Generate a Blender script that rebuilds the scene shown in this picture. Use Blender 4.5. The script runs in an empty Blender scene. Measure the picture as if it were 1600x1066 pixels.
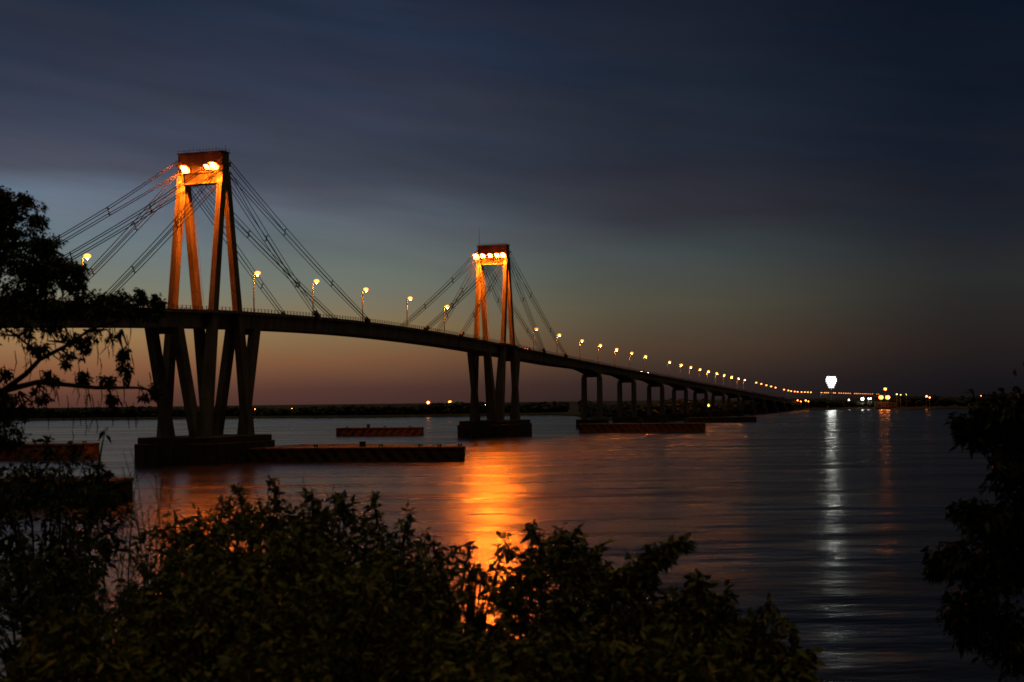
import bpy, bmesh, math, random
import numpy as np
from mathutils import Vector, Matrix

# ------------------------------------------------------------------ camera, sky, exposure
sc = bpy.context.scene
COL = sc.collection
F = 2167.0          # focal length in photo pixels (1600 wide)
HC = 15.5           # eye height above the river
Y0 = 626.0          # horizon row at the middle of the photo
ROLL = math.radians(0.7)   # the camera was held slightly tilted
RC, RS = math.cos(ROLL), math.sin(ROLL)
cam_d = bpy.data.cameras.new("camera"); cam = bpy.data.objects.new("camera", cam_d); COL.objects.link(cam)
cam.rotation_mode = 'QUATERNION'; cam.location = (0, 0, HC)
cam.rotation_quaternion = (Matrix.Rotation(math.radians(90), 4, 'X') @ Matrix.Rotation(-ROLL, 4, 'Z')).to_quaternion()
cam_d.sensor_width = 36.0; cam_d.lens = F / 1600 * 36
cam_d.shift_x = -(Y0 - 533) * RS / 1600; cam_d.shift_y = (Y0 - 533) * RC / 1600
cam_d.clip_start = 0.1; cam_d.clip_end = 30000
cam_d.dof.use_dof = True; cam_d.dof.focus_distance = 400; cam_d.dof.aperture_fstop = 2.5
sc.camera = cam
sc.view_settings.view_transform = 'Standard'; sc.view_settings.look = 'None'
sc.view_settings.exposure = 0.0; sc.view_settings.gamma = 1.0
sc.render.engine = 'CYCLES'
sc.cycles.use_denoising = True
sc.cycles.max_bounces = 5; sc.cycles.diffuse_bounces = 2; sc.cycles.glossy_bounces = 3
sc.cycles.transmission_bounces = 2; sc.cycles.sample_clamp_indirect = 4.0
sc.cycles.filter_width = 1.7

def lin(c):
    return tuple(((v / 255) / 12.92 if v <= 10 else (((v / 255) + 0.055) / 1.055) ** 2.4) for v in c)

def rows(*pairs):   # (photo row, sRGB) -> ramp stops over tan(elevation)
    return sorted([((Y0 - y) / F, c) for y, c in pairs])

SKY = {   # photo column -> colours by row
    80:   rows((-700, (9, 12, 22)), (-250, (22, 30, 43)), (0, (33, 44, 61)), (100, (43, 52, 71)), (200, (58, 66, 84)), (265, (76, 80, 96)), (305, (97, 116, 134)), (380, (104, 120, 128)), (450, (124, 126, 110)), (520, (156, 121, 80)), (570, (136, 90, 60)), (610, (100, 63, 50)), (640, (76, 48, 42))),
    560:  rows((-700, (8, 11, 21)), (-250, (17, 26, 41)), (0, (32, 45, 67)), (100, (42, 52, 75)), (200, (54, 62, 80)), (290, (64, 70, 83)), (345, (86, 98, 108)), (440, (110, 117, 106)), (510, (134, 114, 79)), (560, (124, 85, 58)), (605, (82, 53, 47)), (640, (68, 44, 42))),
    1000: rows((-700, (6, 9, 18)), (-250, (11, 17, 29)), (0, (22, 33, 51)), (150, (32, 41, 56)), (270, (40, 45, 57)), (340, (50, 52, 60)), (400, (66, 75, 76)), (480, (82, 79, 65)), (545, (80, 62, 47)), (600, (52, 39, 36)), (640, (38, 30, 30))),
    1500: rows((-700, (3, 5, 11)), (-250, (5, 9, 17)), (0, (11, 20, 34)), (200, (16, 26, 41)), (350, (26, 32, 43)), (450, (41, 42, 42)), (550, (37, 31, 30)), (605, (25, 22, 26)), (640, (18, 17, 21))),
}
w = bpy.data.worlds.new("World"); sc.world = w; w.use_nodes = True
nt = w.node_tree; N = nt.nodes; Lk = nt.links
for n in list(N): N.remove(n)
def wn(t, **kw):
    n = N.new(t)
    for k, v in kw.items(): setattr(n, k, v)
    return n
def wmath(op, a, b=None, clamp=False):
    n = wn('ShaderNodeMath', operation=op, use_clamp=clamp)
    for i, v in enumerate((a, b)):
        if v is None: continue
        if isinstance(v, (int, float)): n.inputs[i].default_value = v
        else: Lk.new(v, n.inputs[i])
    return n.outputs[0]
tc = wn('ShaderNodeTexCoord'); sep = wn('ShaderNodeSeparateXYZ'); Lk.new(tc.outputs['Generated'], sep.inputs[0])
hx = wmath('POWER', wmath('ADD', wmath('MULTIPLY', sep.outputs[0], sep.outputs[0]), wmath('MULTIPLY', sep.outputs[1], sep.outputs[1])), 0.5)
elev = wmath('DIVIDE', sep.outputs[2], wmath('MAXIMUM', hx, 1e-3))
az = wmath('ARCTAN2', sep.outputs[0], sep.outputs[1])
# long soft cloud streaks: low-frequency noise stretched along the horizon shifts the bands up and down
cmb = wn('ShaderNodeCombineXYZ')
Lk.new(wmath('MULTIPLY', az, 2.2), cmb.inputs[0]); Lk.new(wmath('ADD', wmath('MULTIPLY', elev, 16.0), wmath('MULTIPLY', az, 2.4)), cmb.inputs[1])
nz = wn('ShaderNodeTexNoise'); nz.inputs['Scale'].default_value = 1.3; nz.inputs['Detail'].default_value = 5; nz.inputs['Roughness'].default_value = 0.5
Lk.new(cmb.outputs[0], nz.inputs['Vector'])
cl_amt = wn('ShaderNodeMapRange', interpolation_type='SMOOTHSTEP'); Lk.new(elev, cl_amt.inputs[0])
cl_amt.inputs[1].default_value = 0.07; cl_amt.inputs[2].default_value = 0.15; cl_amt.inputs[3].default_value = 0.15; cl_amt.inputs[4].default_value = 1.0
sw = wmath('MULTIPLY', wmath('MULTIPLY', wmath('SUBTRACT', nz.outputs['Fac'], 0.5), 0.035), cl_amt.outputs[0])
ev = wmath('ADD', elev, sw)
EMAX = 0.65
evn = wmath('DIVIDE', wmath('ADD', ev, 0.02), EMAX, clamp=True)
ramps = []
def ramp(stops):
    r = wn('ShaderNodeValToRGB'); e = r.color_ramp.elements
    for i, (p, c) in enumerate(stops):
        p = max(0.0, min(1.0, (p + 0.02) / EMAX))
        el = e[i] if i < 2 else e.new(p)
        el.position = p; el.color = (*lin(c), 1)
    Lk.new(evn, r.inputs[0]); return r.outputs[0]
cur = None; prev = None
for px in sorted(SKY):
    c = ramp(SKY[px]); a = math.atan((px - 800) / F)
    if cur is None: cur = c
    else:
        m = wn('ShaderNodeMapRange', interpolation_type='SMOOTHSTEP'); Lk.new(az, m.inputs[0])
        m.inputs[1].default_value = prev - 0.02; m.inputs[2].default_value = a + 0.02
        mx = wn('ShaderNodeMixRGB'); Lk.new(m.outputs[0], mx.inputs[0]); Lk.new(cur, mx.inputs[1]); Lk.new(c, mx.inputs[2]); cur = mx.outputs[0]
    prev = a
# the half of the sky behind the viewer: a warm brown glow added to light the near foliage
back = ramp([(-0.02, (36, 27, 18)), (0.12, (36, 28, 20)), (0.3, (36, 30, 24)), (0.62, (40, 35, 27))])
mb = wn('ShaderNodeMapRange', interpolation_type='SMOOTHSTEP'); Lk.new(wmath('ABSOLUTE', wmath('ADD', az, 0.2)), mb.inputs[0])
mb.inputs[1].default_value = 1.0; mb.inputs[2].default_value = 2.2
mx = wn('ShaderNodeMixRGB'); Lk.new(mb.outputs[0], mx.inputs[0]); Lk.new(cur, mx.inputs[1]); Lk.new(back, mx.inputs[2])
# unseen warm glow overhead, added to brighten the foliage from above
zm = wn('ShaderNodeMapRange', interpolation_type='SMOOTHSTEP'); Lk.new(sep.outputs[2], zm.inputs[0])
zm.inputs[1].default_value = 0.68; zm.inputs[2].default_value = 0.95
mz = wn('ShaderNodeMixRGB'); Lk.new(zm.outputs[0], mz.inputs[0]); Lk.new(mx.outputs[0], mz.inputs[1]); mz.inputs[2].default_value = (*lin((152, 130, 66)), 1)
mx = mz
# faint brightness streaks inside the cloud deck
vn = wn('ShaderNodeTexNoise'); vn.inputs['Scale'].default_value = 3.1; vn.inputs['Detail'].default_value = 6; Lk.new(cmb.outputs[0], vn.inputs['Vector'])
gain = wmath('ADD', 1.0, wmath('MULTIPLY', wmath('MULTIPLY', wmath('SUBTRACT', vn.outputs['Fac'], 0.5), 0.5), cl_amt.outputs[0]))
# patches of purple-grey cloud over the blue
pn = wn('ShaderNodeTexNoise'); pn.inputs['Scale'].default_value = 1.9; pn.inputs['Detail'].default_value = 7; pn.inputs['Roughness'].default_value = 0.6
of = wn('ShaderNodeVectorMath', operation='ADD'); of.inputs[1].default_value = (7.3, 2.1, 0); Lk.new(cmb.outputs[0], of.inputs[0]); Lk.new(of.outputs[0], pn.inputs['Vector'])
pr_ = wn('ShaderNodeMapRange', interpolation_type='SMOOTHSTEP'); Lk.new(pn.outputs['Fac'], pr_.inputs[0]); pr_.inputs[1].default_value = 0.36; pr_.inputs[2].default_value = 0.66
gry = wn('ShaderNodeRGBToBW'); Lk.new(mx.outputs[0], gry.inputs[0])
gm = wn('ShaderNodeMixRGB', blend_type='MULTIPLY'); gm.inputs[0].default_value = 1; Lk.new(gry.outputs[0], gm.inputs[1]); gm.inputs[2].default_value = (1.12, 0.97, 1.22, 1)
cm = wn('ShaderNodeMixRGB'); Lk.new(wmath('MULTIPLY', wmath('MULTIPLY', pr_.outputs[0], 0.32), cl_amt.outputs[0]), cm.inputs[0]); Lk.new(mx.outputs[0], cm.inputs[1]); Lk.new(gm.outputs[0], cm.inputs[2])
mx = cm
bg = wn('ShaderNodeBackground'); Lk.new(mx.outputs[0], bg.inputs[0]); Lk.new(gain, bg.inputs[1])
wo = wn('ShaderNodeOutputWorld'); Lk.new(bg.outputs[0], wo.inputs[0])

# ------------------------------------------------------------------ helpers
def mat(name, color, rough=0.8, noise=None, bump=0.0, spec=0.3, emit=None, metal=0.0):
    m = bpy.data.materials.new(name); m.use_nodes = True
    t = m.node_tree; b = t.nodes['Principled BSDF']
    b.inputs['Base Color'].default_value = (*color, 1); b.inputs['Roughness'].default_value = rough
    b.inputs['Specular IOR Level'].default_value = spec; b.inputs['Metallic'].default_value = metal
    if noise:   # (scale, second colour, stretch z)
        tc = t.nodes.new('ShaderNodeTexCoord'); mp = t.nodes.new('ShaderNodeMapping'); mp.inputs['Scale'].default_value = (1, 1, noise[2])
        nz = t.nodes.new('ShaderNodeTexNoise'); nz.inputs['Scale'].default_value = noise[0]; nz.inputs['Detail'].default_value = 8; nz.inputs['Roughness'].default_value = 0.65
        mr = t.nodes.new('ShaderNodeMapRange'); mr.inputs[1].default_value = 0.35; mr.inputs[2].default_value = 0.65
        mx = t.nodes.new('ShaderNodeMixRGB'); mx.inputs[1].default_value = (*color, 1); mx.inputs[2].default_value = (*noise[1], 1)
        t.links.new(tc.outputs['Object'], mp.inputs[0]); t.links.new(mp.outputs[0], nz.inputs['Vector'])
        t.links.new(nz.outputs['Fac'], mr.inputs[0]); t.links.new(mr.outputs[0], mx.inputs[0]); t.links.new(mx.outputs[0], b.inputs['Base Color'])
        if bump:
            bp = t.nodes.new('ShaderNodeBump'); bp.inputs['Strength'].default_value = bump; bp.inputs['Distance'].default_value = 0.1
            t.links.new(nz.outputs['Fac'], bp.inputs['Height']); t.links.new(bp.outputs[0], b.inputs['Normal'])
    if emit:
        b.inputs['Emission Color'].default_value = (*emit[0], 1); b.inputs['Emission Strength'].default_value = emit[1]
        b.inputs['Base Color'].default_value = (0.8, 0.8, 0.8, 1)
    return m

class MB:
    """collects shapes into one mesh"""
    def __init__(s): s.v = []; s.f = []
    def quadbox(s, c):           # 8 corners: bottom ring 0-3, top ring 4-7
        o = len(s.v); s.v += [tuple(p) for p in c]
        s.f += [tuple(o + i for i in q) for q in ((3, 2, 1, 0), (4, 5, 6, 7), (0, 1, 5, 4), (1, 2, 6, 5), (2, 3, 7, 6), (3, 0, 4, 7))]
        return s
    def box(s, c, d, ax=None):
        c = Vector(c); X, Yv, Z = ax or (Vector((1, 0, 0)), Vector((0, 1, 0)), Vector((0, 0, 1)))
        X, Yv, Z = X * d[0] / 2, Yv * d[1] / 2, Z * d[2] / 2
        return s.quadbox([c - X - Yv - Z, c + X - Yv - Z, c + X + Yv - Z, c - X + Yv - Z, c - X - Yv + Z, c + X - Yv + Z, c + X + Yv + Z, c - X + Yv + Z])
    def beam(s, p0, p1, X, Yv, d0, d1):   # rectangular member between two points; section axes X, Y stay level
        p0, p1 = Vector(p0), Vector(p1); r = []
        for p, d in ((p0, d0), (p1, d1)):
            r += [p - X * d[0] / 2 - Yv * d[1] / 2, p + X * d[0] / 2 - Yv * d[1] / 2, p + X * d[0] / 2 + Yv * d[1] / 2, p - X * d[0] / 2 + Yv * d[1] / 2]
        return s.quadbox(r)
    def tube(s, pts, r, n=6, cap=True):
        pts = [Vector(p) for p in pts]; R = r if isinstance(r, (list, tuple)) else [r] * len(pts); o = len(s.v)
        for i, p in enumerate(pts):
            d = (pts[min(i + 1, len(pts) - 1)] - pts[max(i - 1, 0)]).normalized()
            a = d.orthogonal().normalized() if abs(d.z) > 0.99 else d.cross(Vector((0, 0, 1))).normalized()
            b = d.cross(a)
            for k in range(n):
                t = 2 * math.pi * k / n; s.v.append(tuple(p + (a * math.cos(t) + b * math.sin(t)) * R[i]))
        for i in range(len(pts) - 1):
            for k in range(n):
                k2 = (k + 1) % n; s.f.append((o + i * n + k, o + i * n + k2, o + i * n + n + k2, o + i * n + n + k))
        if cap:
            s.f.append(tuple(o + k for k in range(n))[::-1]); e = o + (len(pts) - 1) * n; s.f.append(tuple(e + k for k in range(n)))
        return s
    def sphere(s, c, r, nu=10, nv=6):
        c = Vector(c); R = r if isinstance(r, (list, tuple)) else (r, r, r); o = len(s.v)
        s.v.append((c.x, c.y, c.z + R[2]))
        for j in range(1, nv):
            for i in range(nu):
                th = math.pi * j / nv; ph = 2 * math.pi * i / nu
                s.v.append((c.x + R[0] * math.sin(th) * math.cos(ph), c.y + R[1] * math.sin(th) * math.sin(ph), c.z + R[2] * math.cos(th)))
        s.v.append((c.x, c.y, c.z - R[2])); e = len(s.v) - 1
        for i in range(nu):
            s.f.append((o, o + 1 + i, o + 1 + (i + 1) % nu)); b = o + 1 + (nv - 2) * nu; s.f.append((e, b + (i + 1) % nu, b + i))
        for j in range(nv - 2):
            for i in range(nu):
                a = o + 1 + j * nu; s.f.append((a + i, a + nu + i, a + nu + (i + 1) % nu, a + (i + 1) % nu))
        return s
    def prism(s, poly, z0, z1):
        o = len(s.v); n = len(poly)
        s.v += [(x, y, z0) for x, y in poly] + [(x, y, z1) for x, y in poly]
        s.f.append(tuple(o + i for i in range(n))[::-1]); s.f.append(tuple(o + n + i for i in range(n)))
        s.f += [(o + i, o + (i + 1) % n, o + n + (i + 1) % n, o + n + i) for i in range(n)]
        return s
    def build(s, name, m, parent=None, bevel=0.0, smooth=False):
        me = bpy.data.meshes.new(name)
        o0 = Vector((0, 0, 0)); p = parent
        while p is not None and not p.get('local'): o0 += p.location; p = p.parent
        if parent is not None and parent.get('local'): o0 = Vector((0, 0, 0))
        me.from_pydata([tuple(Vector(v) - o0) for v in s.v], [], s.f); me.update()
        me.materials.append(m)
        if smooth:
            for q in me.polygons: q.use_smooth = True
        o = bpy.data.objects.new(name, me); COL.objects.link(o)
        if parent is not None: o.parent = parent
        if bevel:
            bv = o.modifiers.new('bevel', 'BEVEL'); bv.width = bevel; bv.segments = 2; bv.limit_method = 'ANGLE'
        return o

def tag(o, label=None, cat=None, group=None, kind=None):
    for k, v in (('label', label), ('category', cat), ('group', group), ('kind', kind)):
        if v: o[k] = v
    return o
def empty(name, loc, rz=0.0, local=False):
    o = bpy.data.objects.new(name, None); COL.objects.link(o); o.location = loc; o.rotation_euler = (0, 0, rz)
    o.empty_display_size = 0.5
    if local: o['local'] = 1
    return o
def copy_tree(o, parent=None):
    c = o.copy(); COL.objects.link(c)
    if parent is not None: c.parent = parent
    for ch in list(o.children): copy_tree(ch, c)
    return c
def level(px, py):      # photo pixel -> offsets right of the view axis and below the horizon
    dx, dy = px - 800, py - 533
    return dx * RC - dy * RS, dy * RC + dx * RS - (Y0 - 533)
def at(px, py, d):      # point seen at photo pixel (px, py), d metres ahead
    x, y = level(px, py)
    return Vector((x * d / F, d, HC - y * d / F))

# ------------------------------------------------------------------ materials
M = {}
M['concrete'] = mat('weathered concrete', (0.22, 0.19, 0.16), 0.85, (0.35, (0.085, 0.07, 0.058), 0.22), 0.3)
M['dark_concrete'] = mat('wet dark concrete', (0.065, 0.05, 0.04), 0.8, (0.3, (0.04, 0.03, 0.025), 0.4), 0.3)
M['asphalt'] = mat('asphalt', (0.05, 0.05, 0.05), 0.9, (2.0, (0.04, 0.04, 0.04), 1))
M['steel'] = mat('painted steel', (0.22, 0.21, 0.2), 0.55, (3.0, (0.15, 0.12, 0.1), 1))
M['pole'] = mat('pale galvanised steel', (0.5, 0.5, 0.48), 0.5, (5.0, (0.42, 0.41, 0.4), 0.3), spec=0.0)
M['cable'] = mat('dark sheathed cable', (0.022, 0.022, 0.022), 1.0, spec=0.0)
M['rust'] = mat('rusty steel', (0.06, 0.035, 0.022), 0.8, (0.8, (0.09, 0.04, 0.025), 1), 0.2)
M['black_hull'] = mat('tarred hull', (0.02, 0.018, 0.016), 0.9, (0.5, (0.03, 0.02, 0.015), 1))
M['black'] = mat('black steel', (0.03, 0.03, 0.03), 0.6)
M['leaf_dark'] = None
SOD = (1.0, 0.165, 0.007)
M['lamp'] = mat('amber street lamp halo', (1, 1, 1), emit=((1.0, 0.25, 0.035), 4.5))  # amber glow around the bulb, standing in for its halo
M['bulb'] = mat('sodium bulb', (1, 1, 1), emit=((1.0, 0.22, 0.015), 2200))
M['flood_rim'] = mat('floodlight reflector glow', (1, 1, 1), emit=((1.0, 0.05, 0.003), 20))  # emissive ring added as bloom; also brightens the tower head
M['flood'] = mat('sodium floodlight lens', (1, 1, 1), emit=(SOD, 4300))
M['shore_lamp'] = mat('orange shore lamp halo', (1, 1, 1), emit=((1.0, 0.24, 0.03), 4.5))  # orange glow standing in for the bloom round each bulb
M['white_lamp'] = mat('white floodlight lens', (1, 1, 1), emit=((0.97, 1.0, 0.90), 70))
M['small_white'] = mat('small white lamp lens', (1, 1, 1), emit=((1.0, 0.92, 0.78), 25))
M['head'] = mat('headlight glass', (1, 1, 1), emit=((1.0, 0.6, 0.3), 90))
M['tail'] = mat('tail light glass', (1, 1, 1), emit=((1.0, 0.06, 0.02), 30))

def add_joints(m, pitch):
    # dark horizontal lines where one concrete pour meets the next
    t = m.node_tree; b = t.nodes['Principled BSDF']; src = b.inputs['Base Color'].links[0].from_socket
    g = t.nodes.new('ShaderNodeNewGeometry'); sp = t.nodes.new('ShaderNodeSeparateXYZ'); t.links.new(g.outputs['Position'], sp.inputs[0])
    a = t.nodes.new('ShaderNodeMath'); a.operation = 'DIVIDE'; t.links.new(sp.outputs[2], a.inputs[0]); a.inputs[1].default_value = pitch
    f = t.nodes.new('ShaderNodeMath'); f.operation = 'FRACT'; t.links.new(a.outputs[0], f.inputs[0])
    l = t.nodes.new('ShaderNodeMath'); l.operation = 'LESS_THAN'; t.links.new(f.outputs[0], l.inputs[0]); l.inputs[1].default_value = 0.04
    mx = t.nodes.new('ShaderNodeMixRGB'); t.links.new(l.outputs[0], mx.inputs[0]); t.links.new(src, mx.inputs[1]); mx.inputs[2].default_value = (0.11, 0.09, 0.075, 1)
    t.links.new(mx.outputs[0], b.inputs['Base Color'])
add_joints(M['concrete'], 4.2)

def stripes_mat(name, sign):
    m = mat(name, (0.30, 0.115, 0.04), 0.7); t = m.node_tree; b = t.nodes['Principled BSDF']
    tc = t.nodes.new('ShaderNodeTexCoord'); sp = t.nodes.new('ShaderNodeSeparateXYZ'); t.links.new(tc.outputs['Object'], sp.inputs[0])
    def mm(op, a, b_):
        n = t.nodes.new('ShaderNodeMath'); n.operation = op
        for i, v in enumerate((a, b_)):
            if isinstance(v, (int, float)): n.inputs[i].default_value = v
            else: t.links.new(v, n.inputs[i])
        return n.outputs[0]
    wob = t.nodes.new('ShaderNodeTexNoise'); wob.inputs['Scale'].default_value = 0.35; wob.inputs['Detail'].default_value = 5; t.links.new(tc.outputs['Object'], wob.inputs['Vector'])
    k = mm('FRACT', mm('DIVIDE', mm('ADD', mm('ADD', sp.outputs[0], mm('MULTIPLY', wob.outputs['Fac'], 2.2)), mm('MULTIPLY', sp.outputs[2], sign * 0.9)), 3.6), 0)
    st = mm('GREATER_THAN', k, 0.5)
    nz = t.nodes.new('ShaderNodeTexNoise'); nz.inputs['Scale'].default_value = 0.7; nz.inputs['Detail'].default_value = 8
    t.links.new(tc.outputs['Object'], nz.inputs['Vector'])
    geo = t.nodes.new('ShaderNodeNewGeometry'); sn = t.nodes.new('ShaderNodeSeparateXYZ'); t.links.new(geo.outputs['Normal'], sn.inputs[0])
    wearm = mm('GREATER_THAN', nz.outputs['Fac'], 0.44)
    side = mm('LESS_THAN', sn.outputs[2], 0.5)
    fac = mm('MULTIPLY', mm('MULTIPLY', st, side), wearm)
    mx = t.nodes.new('ShaderNodeMixRGB'); t.links.new(fac, mx.inputs[0]); mx.inputs[1].default_value = (0.15, 0.08, 0.042, 1); mx.inputs[2].default_value = (0.022, 0.018, 0.016, 1)
    m2 = t.nodes.new('ShaderNodeMixRGB'); m2.blend_type = 'MULTIPLY'; m2.inputs[0].default_value = 0.6
    t.links.new(mx.outputs[0], m2.inputs[1]); t.links.new(nz.outputs['Fac'], m2.inputs[2]); t.links.new(m2.outputs[0], b.inputs['Base Color'])
    return m
M['stripes_back'] = stripes_mat('faded warning stripes leaning left', 1)
M['stripes_fwd'] = stripes_mat('faded warning stripes leaning right', -1)

def leaf_mat(name, c1, c2, c3):
    m = bpy.data.materials.new(name); m.use_nodes = True; t = m.node_tree; b = t.nodes['Principled BSDF']
    g = t.nodes.new('ShaderNodeNewGeometry'); r = t.nodes.new('ShaderNodeValToRGB'); e = r.color_ramp.elements
    e[0].position = 0; e[0].color = (*c1, 1); e[1].position = 0.9; e[1].color = (*c2, 1); x = e.new(0.97); x.color = (*c3, 1)
    t.links.new(g.outputs['Random Per Island'], r.inputs[0]); t.links.new(r.outputs[0], b.inputs['Base Color'])
    b.inputs['Roughness'].default_value = 0.5; b.inputs['Specular IOR Level'].default_value = 0.25
    return m
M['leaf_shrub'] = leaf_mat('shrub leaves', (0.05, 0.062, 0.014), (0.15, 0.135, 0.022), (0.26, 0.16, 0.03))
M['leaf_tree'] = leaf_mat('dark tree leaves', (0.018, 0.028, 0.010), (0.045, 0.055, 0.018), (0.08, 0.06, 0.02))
M['leaf_right'] = leaf_mat('blackish tree leaves', (0.010, 0.014, 0.007), (0.022, 0.024, 0.010), (0.03, 0.02, 0.01))
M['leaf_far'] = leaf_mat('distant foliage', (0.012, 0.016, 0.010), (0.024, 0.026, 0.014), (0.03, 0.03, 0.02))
M['bark'] = mat('bark', (0.045, 0.032, 0.022), 0.9, (6.0, (0.025, 0.018, 0.013), 0.3), 0.4)
M['soil'] = mat('dark soil', (0.045, 0.035, 0.024), 0.95, (0.8, (0.03, 0.03, 0.015), 1), 0.3)
M['sand'] = mat('sandy bank', (0.07, 0.055, 0.035), 0.95, (0.05, (0.03, 0.03, 0.015), 1))
M['grass'] = mat('dry grass', (0.07, 0.075, 0.03), 0.9)

# ------------------------------------------------------------------ water
def water_mat():
    m = bpy.data.materials.new('river water'); m.use_nodes = True; t = m.node_tree; b = t.nodes['Principled BSDF']
    b.inputs['Base Color'].default_value = (0.012, 0.013, 0.015, 1); b.inputs['IOR'].default_value = 1.33
    b.inputs['Specular IOR Level'].default_value = 0.39
    tc = t.nodes.new('ShaderNodeTexCoord')
    def noise(sx, sy, detail, rough=0.5, rz=0.0):
        mp = t.nodes.new('ShaderNodeMapping'); mp.inputs['Scale'].default_value = (sx, sy, 1); mp.inputs['Rotation'].default_value = (0, 0, rz)
        n = t.nodes.new('ShaderNodeTexNoise'); n.inputs['Scale'].default_value = 1; n.inputs['Detail'].default_value = detail; n.inputs['Roughness'].default_value = rough
        t.links.new(tc.outputs['Object'], mp.inputs[0]); t.links.new(mp.outputs[0], n.inputs['Vector']); return n.outputs['Fac']
    def mm(op, a, b_):
        n = t.nodes.new('ShaderNodeMath'); n.operation = op
        for i, v in enumerate((a, b_)):
            if isinstance(v, (int, float)): n.inputs[i].default_value = v
            else: t.links.new(v, n.inputs[i])
        return n.outputs[0]
    big = noise(0.016, 0.034, 3, 0.5, 0.2); mid = noise(0.06, 0.12, 4, 0.5, -0.15); fine = noise(0.5, 1.1, 3, 0.5)
    h = mm('ADD', mm('MULTIPLY', big, 1.5), mm('ADD', mm('MULTIPLY', mid, 0.55), mm('MULTIPLY', fine, 0.04)))
    bp = t.nodes.new('ShaderNodeBump'); bp.inputs['Strength'].default_value = 1.0; bp.inputs['Distance'].default_value = 1.0
    t.links.new(h, bp.inputs['Height']); t.links.new(bp.outputs[0], b.inputs['Normal'])
    slick = noise(0.008, 0.06, 4, 0.6, 0.1)
    mr = t.nodes.new('ShaderNodeMapRange'); mr.inputs[1].default_value = 0.35; mr.inputs[2].default_value = 0.65; mr.inputs[3].default_value = 0.20; mr.inputs[4].default_value = 0.30
    t.links.new(slick, mr.inputs[0]); t.links.new(mr.outputs[0], b.inputs['Roughness'])
    return m
wm = MB(); wm.v = [(-9000, -300, 0), (9000, -300, 0), (9000, 12000, 0), (-9000, 12000, 0)]; wm.f = [(0, 1, 2, 3)]
tag(wm.build('river_water', water_mat()), kind='structure')

# ------------------------------------------------------------------ banks
SHORE = [(-1600, 1620), (-800, 1600), (-311, 1500), (-133, 1430), (33, 1480), (66, 1250), (72, 1090), (84, 950), (112, 1010), (167, 1214), (248, 1421), (351, 1690), (480, 1620), (569, 1560), (900, 1530), (2500, 1450)]
def bank(name, shore, outer, zt, m, lip=8.0):
    """land sheet: rises from under the water at the shore to level ground"""
    mb = MB(); n = len(shore)
    for ring, z in ((0, -0.6), (1, 1.0), (2, zt), (3, zt)):
        for i, (x, y) in enumerate(shore):
            q = Vector((outer[i][0] - x, outer[i][1] - y)); L = q.length; q.normalize()
            d = (0, lip * 0.5, lip * 2, L)[ring]
            mb.v.append((x + q.x * d, y + q.y * d, z))
    for r in range(3):
        for i in range(n - 1):
            a = r * n + i; mb.f.append((a, a + 1, a + n + 1, a + n))
    return tag(mb.build(name, m), kind='structure')
bank('far_bank_ground', SHORE, [(x * 5 - 200, 11500) for x, y in SHORE], 2.2, M['sand'])

# near bank: slope of soil falling from the viewpoint to the river
nb = MB(); GX = np.linspace(-260, 120, 77); GY = np.linspace(-40, 230, 91)
rng = np.random.default_rng(3)
def shore_y(x): return np.interp(x, [-260, -170, -110, -70, -30, 20, 120], [215, 190, 120, 78, 66, 60, 20])
def ground_z(x, y):
    s = float(shore_y(x)); t = max(-0.05, min(1.0, 1 - y / s))
    if y < 2: return 13.8 - 0.12 * max(0, y)
    base = 13.7 * (1 - (y - 2) / (s - 2)) ** 1.25 if y < s else -0.02 * (y - s)
    return base + 0.25 * math.sin(x * 0.7 + y * 0.3) * (1 if y < s - 3 else 0.0) * min(1, (y - 2) / 8)
for y in GY:
    for x in GX: nb.v.append((x, y, ground_z(x, y)))
nx = len(GX)
for j in range(len(GY) - 1):
    for i in range(nx - 1):
        a = j * nx + i; nb.f.append((a, a + 1, a + nx + 1, a + nx))
tag(nb.build('near_bank_ground', M['soil'], smooth=True), kind='structure')

# ------------------------------------------------------------------ the bridge
A = Vector((-82.4, 373.2, 0)); U = Vector((0.3087, 0.9512, 0)).normalized(); NV = Vector((U.y, -U.x, 0)); ZV = Vector((0, 0, 1))
PS = [-300, -173, -90, -27, 10, 38, 72, 95, 127, 166, 202, 252, 301, 359, 426, 507, 606, 728, 886, 1095, 1257, 1370, 1450, 1600, 2000, 4300]
PZ = [26, 32.4, 36.6, 39.5, 40.9, 41.6, 42.2, 42.4, 42.3, 41.8, 41.1, 39.6, 38.1, 36.4, 34.5, 32.3, 29.8, 26.7, 22.8, 17.3, 12.8, 10.2, 9.5, 9.3, 9.0, 6.4]
_s = np.arange(-300, 4301, 5.0); _z = np.interp(_s, PS, PZ); _k = np.ones(9) / 9
_z = np.convolve(np.pad(_z, 4, mode='edge'), _k, 'valid')
def zr(s): return float(np.interp(s, _s, _z))
def B(s, n=0.0, z=0.0): return A + U * s + NV * n + ZV * z
TOW = [0.0, 242.2]
PIERS = [-165, 408, 491, 574, 657, 739, 821, 903, 985, 1067, 1149, 1231, 1313, 1395, 1445]
HW = 5.2
bridge = empty('road_bridge', tuple(A))
tag(bridge, 'long concrete cable-stayed road bridge with two lit portal towers crossing the river', 'bridge')

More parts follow.
